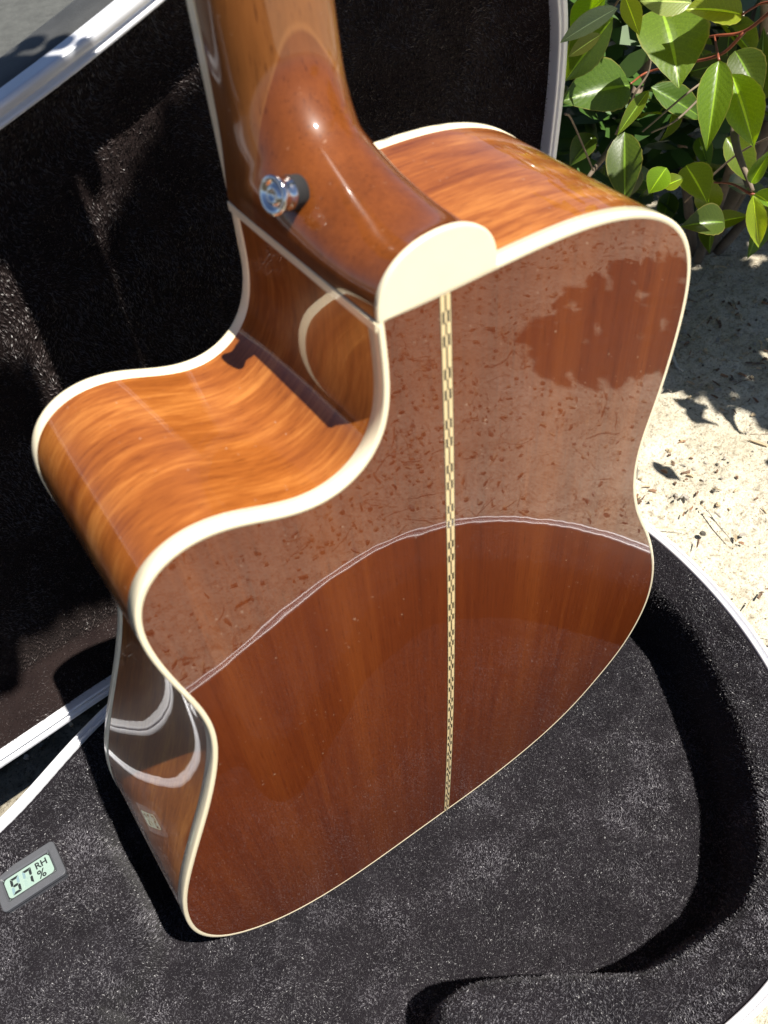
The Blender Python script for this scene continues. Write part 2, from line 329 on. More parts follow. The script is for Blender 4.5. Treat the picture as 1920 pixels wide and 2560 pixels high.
OUT = smooth_open(OUT, 721, 5)
def dome(x, y): return -(x * x + (y - 250) ** 2) / 2 / 6276.0
def frontz(y): return -(122.9 - 7.7 * y / 505)
CL = np.vstack([OUT, OUT[:1]])
Nn = normals2(OUT, False)
# fix orientation (outward) using the tail
if Nn[np.argmin(OUT[:, 1])][1] > 0: Nn = -Nn
guitar = thing('acoustic_guitar', 'glossy mahogany cutaway acoustic guitar standing tail down in the open case', 'guitar')
arc = np.r_[0, np.cumsum(np.linalg.norm(np.diff(OUT, axis=0), axis=1))]
def side_mesh():
    V = []; UV = []; m = 14
    for (x, y), s in zip(OUT, arc):
        zb = dome(x, y) - 1.0; zf = frontz(y) + 1.0
        for k in range(m):
            z = zb + (zf - zb) * k / (m - 1); V.append(G(x, y, z)); UV.append((s * .001, z * .001))
    return V, grid_faces(len(OUT), m), UV
V, F, UV = side_mesh()
mesh_obj('side', V, F, M['side_wood'], guitar, uv=UV)
V = [G(x, y, z) for x, y, z in ((OUT[0][0], OUT[0][1], -1.2), (OUT[0][0], OUT[0][1], -115), (OUT[-1][0], OUT[-1][1], -115), (OUT[-1][0], OUT[-1][1], -1.2))]
def plate(zf, rings=26, inset=1.0):
    V = []; c = np.array([0, 250.0])
    for i in range(1, rings + 1):
        tt = i / rings
        for (x, y), nn in zip(OUT, Nn):
            e = np.array([x, y]) - nn * inset; q = c + (e - c) * tt; V.append(G(q[0], q[1], zf(*q)))
    n_ = len(OUT); F = []
    for i in range(rings - 1):
        for j in range(n_):
            a = i * n_ + j; b = i * n_ + (j + 1) % n_; F.append((a, b, b + n_, a + n_))
    V.append(G(0, 250, zf(0, 250))); k = len(V) - 1
    F += [(k, (j + 1) % n_, j) for j in range(n_)]
    return V, F
V, F = plate(dome)
mesh_obj('back', V, F, M['back_wood'], guitar)
V, F = plate(lambda x, y: frontz(y))
mesh_obj('soundboard', V, F, M['top_wood'], guitar)
def binding(name, back=True):
    V = []
    for (x, y), nn in zip(OUT, Nn):
        z0 = dome(x, y) if back else frontz(y); s = 1 if back else -1
        prof = [(.02, -6.9), (-.22, -6.8), (-.24, -.9), (-.12, -.25), (.25, .10), (.9, .16), (2.2, .16), (2.4, .02), (2.4, -.6)]
        for ins, dz in prof: V.append(G(x - nn[0] * ins, y - nn[1] * ins, z0 + dz * s))
    m = 9
    return mesh_obj(name, V, grid_faces(len(OUT), m, closed_n=True), M['binding'], guitar)
binding('back_binding', True); binding('top_binding', False)
def box(name, lo, hi, mat, parent, bev=0.0):
    bm = bmesh.new(); bmesh.ops.create_cube(bm, size=1)
    for v_ in bm.verts:
        p = [lo[k] + (hi[k] - lo[k]) * (v_.co[k] + .5) for k in range(3)]; v_.co = Vector(G(*p))
    if bev: bmesh.ops.bevel(bm, geom=list(bm.edges), offset=bev * .001, segments=2, affect='EDGES')
    bmesh.ops.recalc_face_normals(bm, faces=bm.faces)
    me = bpy.data.meshes.new(name); bm.to_mesh(me); bm.free(); me.materials.append(mat)
    o = bpy.data.objects.new(name, me); C.objects.link(o)
    if parent: o.parent = parent
    return o
box('heel_binding', (-30.75, 498.7, -115.2), (-27.0, 502.9, -5.5), M['binding'], guitar, .2)
# centre strip with checker marquetry following the dome
def strip(name, xs, y0, y1, lift, mat, parent, step=6.0, tilt=0.0):
    ny = max(2, int(abs(y1 - y0) / step) + 1); V = []
    for i in range(ny):
        y = y0 + (y1 - y0) * i / (ny - 1)
        for k, (x, dz) in enumerate([(xs[0], -.3), (xs[0], lift), (xs[1], lift), (xs[1], -.3)]): V.append(G(x, y, dome(x, y) + dz))
    F = grid_faces(ny, 4); F.append((0, 1, 2, 3)); F.append(tuple((ny - 1) * 4 + k for k in (3, 2, 1, 0)))
    return mesh_obj(name, V, F, mat, parent, smooth=False)
edge = strip('centre_strip', (-2.75, 2.75), 4.0, 501.6, .05, M['inlay_dark'], guitar)
inl = strip('strip_inlay', (-2.25, 2.25), 4.0, 501.6, .11, M['inlay_light'], edge)
PER = 26.684; Y0 = 486.53; U = PER / 5
# (all marquetry blocks are sub-parts of the strip)
mb = {}
for i in range(-1, 20):
    yc = Y0 - i * PER
    # block rows, top to bottom: sides, centre, sides, centre x2   (unit U); the period is centred between its two side rows
    for (r0, r1, xs) in ((-1.5, -.5, 's'), (-.5, .5, 'c'), (.5, 1.5, 's'), (1.5, 3.5, 'c')):
        ya = yc - r0 * U; yb = yc - r1 * U
        ya = min(ya, 501.4); yb = max(yb, 4.2)
        if ya - yb < .8: continue
        for x0, x1 in (((-1.75, -.5), (.5, 1.75)) if xs == 's' else ((-.42, .42),)):
            strip('inlay_block', (x0, x1), ya, yb, .16, M['inlay_dark'], edge, step=3)
# neck and heel: loft of D sections from the shaft round to the heel cap
SEC = [(862, -115, 862, -97, 22, 0), (760, -115, 760, -96.6, 25.2, 0), (700, -115, 700, -96.6, 25.7, 0), (640, -115, 640, -96.6, 26.1, 0), (600, -115, 600, -96.1, 26.6, 0),
       (560, -115, 572, -92, 27, 0), (528, -115, 554, -89.5, 27.6, 0), (502.6, -115.3, 537, -76, 29.2, -1.2), (502.6, -90, 527, -51, 29.1, -1.5), (502.6, -60, 523, -29, 28.5, -1.9),
       (502.8, -30, 523.5, -15.5, 27.9, -2.3), (503.2, -6.8, 526.6, -6.8, 27.0, -2.8)]
def neck_mesh():
    r = np.array(SEC, float); s = np.linspace(0, len(r) - 1, 260)
    c = np.stack([np.interp(s, np.arange(len(r)), r[:, i]) for i in range(6)], 1)
    c0 = c.copy()
    for _ in range(90): c[1:-1] = (c[:-2] + 2 * c[1:-1] + c[2:]) / 4
    for _ in range(6): c0[1:-1] = (c0[:-2] + 2 * c0[1:-1] + c0[2:]) / 4
    c[:, :2] = c0[:, :2]
    V = []; m = 49
    for (by, bz, ay, az, hw, xc) in c:
        for k in range(m):
            th = math.pi * k / (m - 1); q = max(0, math.sin(th)) ** .82
            cx = math.cos(th); cx = math.copysign(abs(cx) ** .94, cx)
            V.append(G(xc - cx * hw, by + q * (ay - by), bz + q * (az - bz)))
    F = grid_faces(260, m); F.append(tuple(range(m))); F.append(tuple(259 * m + k for k in reversed(range(m))))
    return V, F
V, F = neck_mesh(); mesh_obj('neck', V, F, M['neck_wood'], guitar)
def cap_mesh():
    m = 60; pr = []
    for k in range(m):
        th = math.pi * k / (m - 1); q = max(0, math.sin(th)) ** .82; cx = math.cos(th); cx = math.copysign(abs(cx) ** .94, cx)
        pr.append((-2.6 - cx * 26.8, 503.2 + q * 24.5))
    prof = [(0, -7.2), (.35, -7.0), (.45, -5.3), (.15, -4.95), (-.5, -4.84)]
    V = []
    for x, y in pr:
        dx, dy = x + 2.6, y - 504.3; L = math.hypot(dx, dy) or 1
        for o_, z in prof: V.append(G(x + dx / L * o_, y + dy / L * o_, z))
    F = grid_faces(m, 5)
    F.append(tuple(k * 5 + 4 for k in range(m)))
    return V, F
V, F = cap_mesh(); mesh_obj('heel_cap', V, F, M['binding'], guitar, smooth=False)
# fretboard with binding and frets
fb = box('fretboard', (-25.6, 405, -121.2), (25.6, 862, -115.3), M['ebony'], guitar)
for s in (-1, 1): box('fretboard_binding', (min(s * 25.6, s * 27.3), 405, -121.4), (max(s * 25.6, s * 27.3), 862, -115.2), M['binding'], fb, .15)
for k in range(1, 21):
    yy = 862 - 645 * (1 - 2 ** (-k / 12)); 
    if yy > 408: box('fret', (-27, yy - 1, -122.3), (27, yy + 1, -121.3), M['fret'], fb)
hs = box('headstock', (-34, 866, -112), (34, 1045, -98), M['neck_wood'], guitar, 2)
for sx in (-1, 1):
    for yy in (905, 950, 995):
        V, F = tube([G(sx * 34, yy, -105), G(sx * 46, yy, -105)], .003, .003, 10); pst = mesh_obj('tuner_shaft', V, F, M['chrome'], hs)
        V, F = tube([G(sx * 46, yy - 8, -105), G(sx * 48, yy - 4, -105), G(sx * 48, yy + 4, -105), G(sx * 46, yy + 8, -105)], .006, .006, 10); mesh_obj('tuner_button', V, F, M['chrome'], hs)
# bridge on the soundboard
box('bridge', (-80, 165, -133), (80, 198, -122), M['ebony'], guitar, 1.5)
for k in range(6):
    x = -26 + k * 10.4
    V, F = tube([G(x, 192, -134), G(x * .8, 860, -123.5)], .0004 + .00006 * k, n=5); mesh_obj('string', V, F, M['fret'], guitar)
# strap button on the heel side
def lathe(prof, org, axis, n=40):
    axis = Vector(axis).normalized(); a = axis.orthogonal().normalized(); b = axis.cross(a); V = []
    for h, r in prof:
        for k in range(n):
            th = 2 * math.pi * k / n; V.append(Vector(org) + axis * h + a * (r * math.cos(th)) + b * (r * math.sin(th)))
    F = grid_faces(len(prof), n, closed_m=True); F.append(tuple(range(n))); F.append(tuple((len(prof) - 1) * n + k for k in reversed(range(n))))
    return V, F
mm = .001
bo = G(-25.4, 525.0, -66.0); ba = Vector(G(-1.0, .34, .22)).normalized()
V, F = lathe([(-4 * mm, 6.4 * mm), (.6 * mm, 6.3 * mm), (1.0 * mm, 6.5 * mm), (1.4 * mm, 6.4 * mm), (1.7 * mm, 6.0 * mm)], bo, ba); felt = mesh_obj('felt_washer', V, F, simple('black_felt', (.012, .012, .013), .9), guitar)
V, F = lathe([(1.4 * mm, 6.3 * mm), (2.4 * mm, 6.2 * mm), (3.6 * mm, 5.6 * mm), (4.6 * mm, 5.2 * mm), (5.6 * mm, 5.4 * mm), (6.6 * mm, 6.1 * mm), (7.4 * mm, 6.9 * mm), (8.0 * mm, 7.2 * mm), (8.7 * mm, 7.2 * mm), (9.2 * mm, 6.8 * mm), (9.35 * mm, 6.2 * mm), (9.1 * mm, 5.4 * mm), (8.5 * mm, 4.6 * mm), (8.0 * mm, 4.2 * mm)], bo, ba)
sb = mesh_obj('strap_button', V, F, M['chrome'], guitar)
V, F = lathe([(7.6 * mm, 4.3 * mm), (8.5 * mm, 4.0 * mm), (9.1 * mm, 3.1 * mm), (9.3 * mm, 2.1 * mm), (8.5 * mm, 1.5 * mm), (8.4 * mm, .2 * mm)], bo, ba); mesh_obj('screw_head', V, F, M['chrome'], sb)

# ------------------------------------------------------------------ case base
case = thing('guitar_case', 'black plush lined guitar case lying open under the guitar', 'guitar case')
RIMH = 82.0
RIM = [(289, -48), (285, -8), (276, 36), (263, 75), (242, 118), (214, 156), (180, 190), (140, 212), (80, 228), (20, 226), (-40, 214), (-90, 200), (-140, 190), (-200, 186), (-260, 190), (-320, 194), (-380, 186),
       (-440, 160), (-485, 115), (-510, 80), (-560, 62), (-700, 66), (-900, 74), (-925, 50), (-930, 0), (-925, -50), (-900, -66), (-700, -58), (-560, -52), (-505, -72), (-470, -118), (-430, -145), (-380, -156), (-330, -160), (-287, -167), (-255, -180), (-222, -195), (-191, -206), (-110, -228), (-40, -242), (30, -250),
       (100, -250), (170, -238), (220, -215), (258, -180), (280, -135), (289, -92)]
LIP = [(248, -75), (251, -40), (252, -14), (247, 20), (225, 68), (204, 103), (176, 141), (134, 176), (106, 185), (84, 184), (59, 182), (36, 178), (18, 171), (0, 158), (-24, 141), (-44, 128), (-62, 117), (-78, 110), (-92, 109), (-103, 116), (-108, 132), (-106, 155), (-112, 170), (-150, 172), (-200, 166),
       (-250, 150), (-268, 110), (-268, 50), (-272, 5), (-281, -22), (-287, -37), (-273, -35), (-252, -37), (-239, -46), (-232, -62), (-231, -85), (-232, -106), (-237, -130), (-232, -152), (-215, -172), (-180, -184), (-100, -203), (0, -214), (80, -212), (150, -198), (205, -165), (236, -120)]
rim2 = smooth_closed(RIM, 420, 3.0); lip2 = smooth_closed(LIP, 420, 1.6)
def seg_dist(P, Q):       # distance of points P to the closed polyline Q, and inside test
    out = np.full(len(P), 1e9); ins = np.zeros(len(P), bool)
    A = Q; B = np.roll(Q, -1, 0)
    for a, b in zip(A, B):
        ab = b - a; tt = np.clip(((P - a) @ ab) / (ab @ ab + 1e-12), 0, 1); d = np.hypot(P[:, 0] - a[0] - tt * ab[0], P[:, 1] - a[1] - tt * ab[1])
        out = np.minimum(out, d)
        cnd = ((a[1] > P[:, 1]) != (b[1] > P[:, 1]))
        with np.errstate(divide='ignore', invalid='ignore'):
            xi = a[0] + (P[:, 1] - a[1]) * (b[0] - a[0]) / (b[1] - a[1])
        ins ^= cnd & (P[:, 0] < xi)
    return out, ins
def sstep(x): x = np.clip(x, 0, 1); return x * x * (3 - 2 * x)
gxs = np.arange(-940, 300, 3.0); gzs = np.arange(-262, 240, 3.0)
PX, PZ = np.meshgrid(gxs, gzs, indexing='ij'); PP = np.stack([PX.ravel(), PZ.ravel()], 1)
dl, il = seg_dist(PP, lip2); dr, ir = seg_dist(PP, rim2)
sl = np.where(il, -dl, dl)                        # >0 on the pads
padh = 74 - 25 * sstep((-130 - PP[:, 0]) / 60) * sstep((60 - PP[:, 1]) / 90)
lump = (fbm(PP[:, 0] / 60, PP[:, 1] / 60, 3, 41) - .45)
hpad = padh * (1 - .5 * np.exp(-np.clip(sl, 0, 99) / 5.0) * 0) - np.where(PP[:, 0] < -190, 15, 9) * np.exp(-np.clip(sl, 0, 99) / np.where(PP[:, 0] < -190, 14.0, 9.0))
Hh = hpad * sstep((sl + 9) / 11) + (1 - sstep((sl + 9) / 11)) * (0.4 + 7 * lump) + (5 + 9 * (PP[:, 0] < -190)) * lump * sstep(sl / 20)
Hh = np.where(ir & (sl > 6), Hh + np.clip(80 - Hh, 0, 40) * sstep((26 - dr) / 24), Hh)
Hh = np.where(ir | (dr < 3), Hh, Hh)
nG, mG = PX.shape
keep = (ir & (dr > 2.5)) | (ir)
keepg = keep.reshape(nG, mG)
V = np.stack([PX.ravel() * .001, -PZ.ravel() * .001, Hh * .001], 1)
ii, jj = np.meshgrid(np.arange(nG - 1), np.arange(mG - 1), indexing='ij')
k4 = keepg[:-1, :-1] & keepg[1:, :-1] & keepg[1:, 1:] & keepg[:-1, 1:]
q = (ii * mG + jj)[k4]; F = np.stack([q, q + 1, q + mG + 1, q + mG], 1)
me = bpy.data.meshes.new('lining'); fast_mesh(me, V, F); me.polygons.foreach_set('use_smooth', [True] * len(me.polygons)); me.materials.append(M['plush'])
lin = bpy.data.objects.new('plush_lining', me); C.objects.link(lin); lin.parent = case
HG = Hh.reshape(nG, mG)
def base_h(x, z):
    fx = (x - gxs[0]) / 3.0; fz = (z - gzs[0]) / 3.0; i = np.clip(fx.astype(int), 0, nG - 2); j = np.clip(fz.astype(int), 0, mG - 2); a = fx - i; b = fz - j
    return (HG[i, j] * (1 - a) + HG[i + 1, j] * a) * (1 - b) + (HG[i, j + 1] * (1 - a) + HG[i + 1, j + 1] * a) * b
def fibres(name, Pw, Nw, flow, length, width, mat, parent, rnd=None):
    """Pw base points, Nw normals, flow lean vectors: one thin curved blade (2 tris) per fibre"""
    n_ = len(Pw); d = Nw + flow; d /= np.linalg.norm(d, axis=1)[:, None]
    d2 = Nw * .45 + flow * 1.5; d2 /= np.linalg.norm(d2, axis=1)[:, None]
    r = rng.normal(size=(n_, 3)); side = np.cross(d, r); side /= np.linalg.norm(side, axis=1)[:, None]
    L = (length * rng.uniform(.6, 1.25, n_))[:, None]
    a = Pw - side * width / 2; b = Pw + side * width / 2; c = Pw + d * L * .6 + side * width * .35; e = Pw + d * L * .6 - side * width * .35; tip = Pw + d * L * .6 + d2 * L * .4
    V = np.stack([a, b, c, e, tip], 1).reshape(-1, 3)
    i5 = np.arange(n_)[:, None] * 5
    F = np.concatenate([i5 + [0, 1, 2], i5 + [0, 2, 3], i5 + [3, 2, 4]], 0)
    me = bpy.data.meshes.new(name); fast_mesh(me, V, F)
    at = me.attributes.new('tip', 'FLOAT', 'POINT'); at.data.foreach_set('value', np.tile(np.array([0, 0, .7, .7, 1], np.float32), n_))
    ar = me.attributes.new('rnd', 'FLOAT', 'POINT'); rr = (np.clip(rng.random(n_) ** 6 * .55 + (0 if rnd is None else rnd), 0, 1)).astype(np.float32); ar.data.foreach_set('value', np.repeat(rr, 5))
    me.materials.append(mat); o = bpy.data.objects.new(name, me); C.objects.link(o); o.parent = parent; o['kind'] = 'stuff'
    return o
def base_pile(n_):
    x = rng.uniform(-345, 290, n_); z = rng.uniform(-255, 236, n_)
    d1, i1 = seg_dist(np.stack([x, z], 1), rim2[::3])
    e = 1.0; h = base_h(x, z); gxx = (base_h(x + e, z) - h) / e; gzz = (base_h(x, z + e) - h) / e
    slope = np.sqrt(1 + gxx ** 2 + gzz ** 2)
    vis = (x * .48 + z * -.6 > -330)
    k = i1 & (d1 > 5) & (rng.random(n_) < np.minimum(1, .62 * slope))
    # the hidden strip straight under the guitar body needs few
    x, z, h, gxx, gzz = (q_[k] for q_ in (x, z, h, gxx, gzz))
    Nw = np.stack([-gxx, gzz, np.ones_like(h)], 1); Nw /= np.linalg.norm(Nw, axis=1)[:, None]
    ang = (fbm(x / 45, z / 45, 3, 77) - .45) * 16; st = .35 + .9 * fbm(x / 18, z / 18, 3, 5)
    j = rng.normal(size=(len(x), 3)) * .45
    flow = np.stack([np.cos(ang) * st, np.sin(ang) * st, 0 * st - .1], 1) * .8 + j
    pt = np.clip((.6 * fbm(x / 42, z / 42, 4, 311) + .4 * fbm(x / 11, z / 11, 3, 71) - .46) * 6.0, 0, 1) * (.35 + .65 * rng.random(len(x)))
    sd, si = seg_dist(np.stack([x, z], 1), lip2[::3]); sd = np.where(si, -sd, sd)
    pt = np.clip(pt + .55 * np.exp(-((sd - 13) / 12) ** 2) * ((x < -200) | (z > 100)) * fbm(x / 9, z / 9, 3, 12) * 1.6 * rng.random(len(x)), 0, 1)  # paints the lit sheen along the pad lips into the fibre colour
    return np.stack([x, -z, h], 1) * .001, Nw, flow, pt
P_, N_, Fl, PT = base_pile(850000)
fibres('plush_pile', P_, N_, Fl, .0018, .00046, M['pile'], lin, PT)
# valance: profile swept round a closed planar curve
def sweep(name, Q, toworld, prof, mat, parent):
    Nq = normals2(Q); V = []
    for (p_, nn) in zip(Q, Nq):
        for o_, h_ in prof: V.append(toworld(p_[0] + nn[0] * o_, p_[1] + nn[1] * o_, h_))
    return mesh_obj(name, V, grid_faces(len(Q), len(prof), closed_n=True), mat, parent, smooth=True)
VAL = [(-3.0, -14), (-3.4, -1.6), (-3.1, .1), (-2.3, .5), (-1.0, .5), (-.6, .1), (-.4, -1.0), (.5, -1.0), (.7, .4), (1.2, 1.6), (2.3, 2.2), (3.7, 1.8), (4.5, .8), (4.7, -2), (4.7, -14)]
SHELLP = [(4.2, -10), (5.4, -16), (6.4, -80), (4, -92), (-2, -95)]
bw = lambda a, b, h: (a * .001, -b * .001, (RIMH + h) * .001)
rimq = smooth_closed(RIM, 900, 6.0)
sweep('valance', rimq, bw, VAL, M['alu'], case)
sh = sweep('shell', rimq, bw, SHELLP, M['tolex'], case)
c_ = rimq - normals2(rimq) * 2
V = [bw(a, b, -95) for a, b in c_]; mesh_obj('shell_bottom', V, [tuple(range(len(V)))], M['tolex'], case, smooth=False)

# ------------------------------------------------------------------ lid
TAU = math.radians(4); mh = -.1
a_ = np.array([1, 0, mh]); a_ /= np.linalg.norm(a_); nb_ = np.array([-a_[2], 0, a_[0]])
up_ = np.array([0, 1, 0]) * math.cos(TAU) - nb_ * math.sin(TAU); n_l = np.cross(a_, up_); p0_ = np.array([0, 85., -230.])
def lw(u, v, w_=0.):
    P = p0_ + u * a_ + v * up_ + w_ * n_l; return G(*P)
def lwa(u, v, w_):
    P = p0_ + u[:, None] * a_ + v[:, None] * up_ + w_[:, None] * n_l; return np.stack([P[:, 0], -P[:, 2], P[:, 1]], 1) * .001
LRIM = [(-930, 180), (-925, 135), (-900, 122), (-700, 130), (-560, 135), (-505, 118), (-470, 70), (-430, 40), (-380, 26), (-330, 18), (-271, 14), (-229, 13), (-182, 13), (-110, 6), (-40, 2), (30, 2), (110, 5), (185, 20), (255, 55), (300, 110), (322, 180), (330, 240), (334, 274), (337, 298), (339, 325), (339, 351), (335, 378), (322, 410), (296, 440),
        (250, 464), (190, 478), (130, 480), (80, 471), (39, 459), (14, 451), (-26, 439), (-55, 431), (-83, 424), (-120, 414), (-170, 402), (-230, 395), (-300, 400), (-380, 400), (-440, 380), (-485, 330), (-510, 275), (-560, 255), (-700, 262), (-900, 270), (-925, 240)]
lr2 = smooth_closed(LRIM, 420, 2.2); LD = 38.
lid = thing('case_lid', 'raised plush lined lid of the black guitar case behind the guitar', 'case lid')
gu = np.arange(-936, 345, 3.5); gv = np.arange(-2, 508, 3.5)
PU, PV = np.meshgrid(gu, gv, indexing='ij'); PQ = np.stack([PU.ravel(), PV.ravel()], 1); dq, iq = seg_dist(PQ, lr2)
def lid_w(u, v, d):
    lump = (fbm(u / 70, v / 70, 3, 8) - .45)
    wd = 30 + 12 * sstep((v - 150) / 120); q = np.clip((d - 3) / wd, 0, 1); far = sstep((v - 150) / 120)
    dp = LD - 7 - 12 * sstep((v - 190) / 160)
    return -7 - dp * ((1 - far) * sstep(q) + far * (1 - (1 - q) ** 2)) + 6 * lump * sstep((d - 20) / 30)
Wd = lid_w(PQ[:, 0], PQ[:, 1], dq)
V = lwa(PQ[:, 0], PQ[:, 1], Wd); nG2, mG2 = PU.shape; kg = iq.reshape(nG2, mG2)
ii, jj = np.meshgrid(np.arange(nG2 - 1), np.arange(mG2 - 1), indexing='ij'); k4 = kg[:-1, :-1] & kg[1:, :-1] & kg[1:, 1:] & kg[:-1, 1:]
q = (ii * mG2 + jj)[k4]; F = np.stack([q, q + mG2, q + mG2 + 1, q + 1], 1)
me = bpy.data.meshes.new('lid_lining'); fast_mesh(me, V, F); me.polygons.foreach_set('use_smooth', [True] * len(me.polygons)); me.materials.append(M['plush_lid'])
ll = bpy.data.objects.new('lid_lining', me); C.objects.link(ll); ll.parent = lid
def lid_pile(n_):
    u = rng.uniform(-320, 342, n_); v_ = rng.uniform(2, 500, n_); d, i_ = seg_dist(np.stack([u, v_], 1), lr2[::3])
    k = i_ & (d > 3); u, v_, d = u[k], v_[k], d[k]
    e = 1.; w0 = lid_w(u, v_, d); du, _ = seg_dist(np.stack([u + e, v_], 1), lr2[::3]); dv_, _ = seg_dist(np.stack([u, v_ + e], 1), lr2[::3])
    gu_ = lid_w(u + e, v_, du) - w0; gv_ = lid_w(u, v_ + e, dv_) - w0
    k = rng.random(len(u)) < np.minimum(1, .33 * np.sqrt(1 + gu_ ** 2 + gv_ ** 2)); u, v_, w0, gu_, gv_ = (q_[k] for q_ in (u, v_, w0, gu_, gv_))
    B = np.stack([np.array([a_[0], -a_[2], a_[1]]), np.array([up_[0], -up_[2], up_[1]]), np.array([n_l[0], -n_l[2], n_l[1]])], 0)
    Nl = np.stack([-gu_, -gv_, np.ones_like(u)], 1); Nl /= np.linalg.norm(Nl, axis=1)[:, None]
    ang = (fbm(u / 50, v_ / 50, 3, 177) - .45) * 14; st = .3 + .9 * fbm(u / 20, v_ / 20, 3, 15)
    fl = np.stack([np.cos(ang) * st, np.sin(ang) * st, 0 * st], 1) * .8 + rng.normal(size=(len(u), 3)) * .3
    return lwa(u, v_, w0), Nl @ B, fl @ B
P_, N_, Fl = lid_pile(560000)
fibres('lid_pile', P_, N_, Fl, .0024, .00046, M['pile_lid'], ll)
lq = smooth_closed(LRIM, 900, 4.5)
LVAL = [(-5.0, -10), (-5.2, -1.0), (-4.8, .2), (-3.9, .7), (-2.9, .7), (-2.3, -.2), (-2.0, -1.6), (-.6, -1.6), (-.3, 0), (.2, .8), (4.2, 1.0), (5.2, .2), (5.4, -2), (5.4, -14)]
sweep('lid_valance', lq, lw, LVAL, M['alu'], lid)
sweep('lid_shell', lq, lw, [(4.9, -10), (6.0, -15.5), (6.6, -40), (3, -52), (-4, -55)], M['tolex'], lid)
c_ = lq - normals2(lq) * 4
mesh_obj('lid_top_panel', [lw(a, b, -55) for a, b in c_], [tuple(range(len(c_)))], M['tolex'], lid, smooth=False)

# ------------------------------------------------------------------ hygrometer
hyg = thing('hygrometer', 'small grey digital humidity meter reading 57 on the plush at the left', 'humidity meter')
hy = 54.0
mb_ = simple('grey_meter_plastic', (.075, .078, .088), .38, var=.05, scale=200); mg_ = simple('grey_meter_recess', (.03, .032, .036), .5)
lcd = NT('lcd_glass'); lcd.set(Base_Color=(.25, .34, .30), Roughness=.25, Coat_Weight=.5); lcd = lcd.m
blk = simple('lcd_segment', (.008, .012, .014), .5); gho = simple('lcd_ghost_segment', (.15, .23, .26), .5)
gho2 = simple('lcd_ghost_pale', (.22, .31, .28), .5)
X0, X1, Z0, Z1 = -313.0, -265.0, -149.0, -119.5
def hbox(name, x0, x1, z0, z1, y0, y1, mat, par, bev=0): return box(name, (x0, y0, z0), (x1, y1, z1), mat, par, bev)
hbox('housing', X0 + 1.5, X1 - 1.5, Z0 + 1.5, Z1 - 1.5, hy - 14, hy - .3, mb_, hyg, .6)
# bezel: raised frame
def frame(name, x0, x1, z0, z1, w_, y0, y1, mat, par, slope=1.2):
    V = []
    for ins, y in ((0, y0), (0, y1 - .5), (.5, y1), (w_ - slope, y1), (w_, y1 - 1.1), (w_, y0)):
        r = 1.0 + max(0, 2.2 - ins * .3)
        pts = []
        for cx, cz, a0 in ((x1 - ins - r, z1 - ins - r, 0), (x0 + ins + r, z1 - ins - r, 90), (x0 + ins + r, z0 + ins + r, 180), (x1 - ins - r, z0 + ins + r, 270)):
            for k in range(7): a = math.radians(a0 + k * 15); pts.append(G(cx + r * math.cos(a), y, cz + r * math.sin(a)))
        V += pts
    return mesh_obj(name, V, grid_faces(6, 28, closed_m=True), mat, par, smooth=False)
frame('bezel', X0, X1, Z0, Z1, 6.2, hy - 1.2, hy + 2.2, mb_, hyg)
hbox('inner_frame', X0 + 5.2, X1 - 5.2, Z0 + 5.2, Z1 - 5.2, hy - .8, hy + .35, mg_, hyg, .1)
frame('window_seal', X0 + 6.0, X1 - 6.0, Z0 + 6.0, Z1 - 6.0, .9, hy, hy + 1.0, mg_, hyg, .2)
hbox('display', X0 + 6.6, X1 - 6.6, Z0 + 6.6, Z1 - 6.6, hy, hy + .5, lcd, hyg)
ty = hy + .56
disp = [o for o in hyg.children if o.name.startswith('display')][0] if hyg.children else None
def seg(name, pts, mat):
    V = [G(x, ty, z) for x, z in pts] + [G(x, ty - .05, z) for x, z in pts]; n_ = len(pts)
    F = [tuple(range(n_))[::-1], tuple(range(n_, 2 * n_))] + [(i, (i + 1) % n_, n_ + (i + 1) % n_, n_ + i) for i in range(n_)]
    o = mesh_obj(name, V, F, mat, hyg, smooth=False); return o
def digit(x, z, w_, h, on, ghost):
    # x,z: top-left corner (z grows downwards on the display); slanted slightly
    t_ = 1.9; g = .22; hw = h / 2
    S = {'a': [(g, 0), (w_ - g, 0), (w_ - t_, t_), (t_, t_)], 'd': [(t_, h - t_), (w_ - t_, h - t_), (w_ - g, h), (g, h)],
         'f': [(0, g), (t_, t_ + g), (t_, hw - t_ / 2 - g), (t_ / 2, hw - g), (0, hw - t_ / 2)], 'e': [(0, hw + t_ / 2), (t_ / 2, hw + g), (t_, hw + t_ / 2 + g), (t_, h - t_ - g), (0, h - g)],
         'b': [(w_, g), (w_, hw - t_ / 2), (w_ - t_ / 2, hw - g), (w_ - t_, hw - t_ / 2 - g), (w_ - t_, t_ + g)], 'c': [(w_, hw + t_ / 2), (w_, h - g), (w_ - t_, h - t_ - g), (w_ - t_, hw + t_ / 2 + g), (w_ - t_ / 2, hw + g)],
         'g': [(t_ / 2 + g, hw), (t_ + g, hw - t_ / 2), (w_ - t_ - g, hw - t_ / 2), (w_ - t_ / 2 - g, hw), (w_ - t_ - g, hw + t_ / 2), (t_ + g, hw + t_ / 2)]}
    for k, P in S.items():
        mat = blk if k in on else (gho if k in ghost else gho2)
        seg('digit_segment', [(x + px - (pz - hw) * .10, z + pz) for px, pz in P], mat)
digit(X0 + 10.2, Z0 + 8.6, 6.6, 12.6, 'afgcd', 'be'); digit(X0 + 19.6, Z0 + 8.6, 6.6, 12.6, 'abc', 'f')
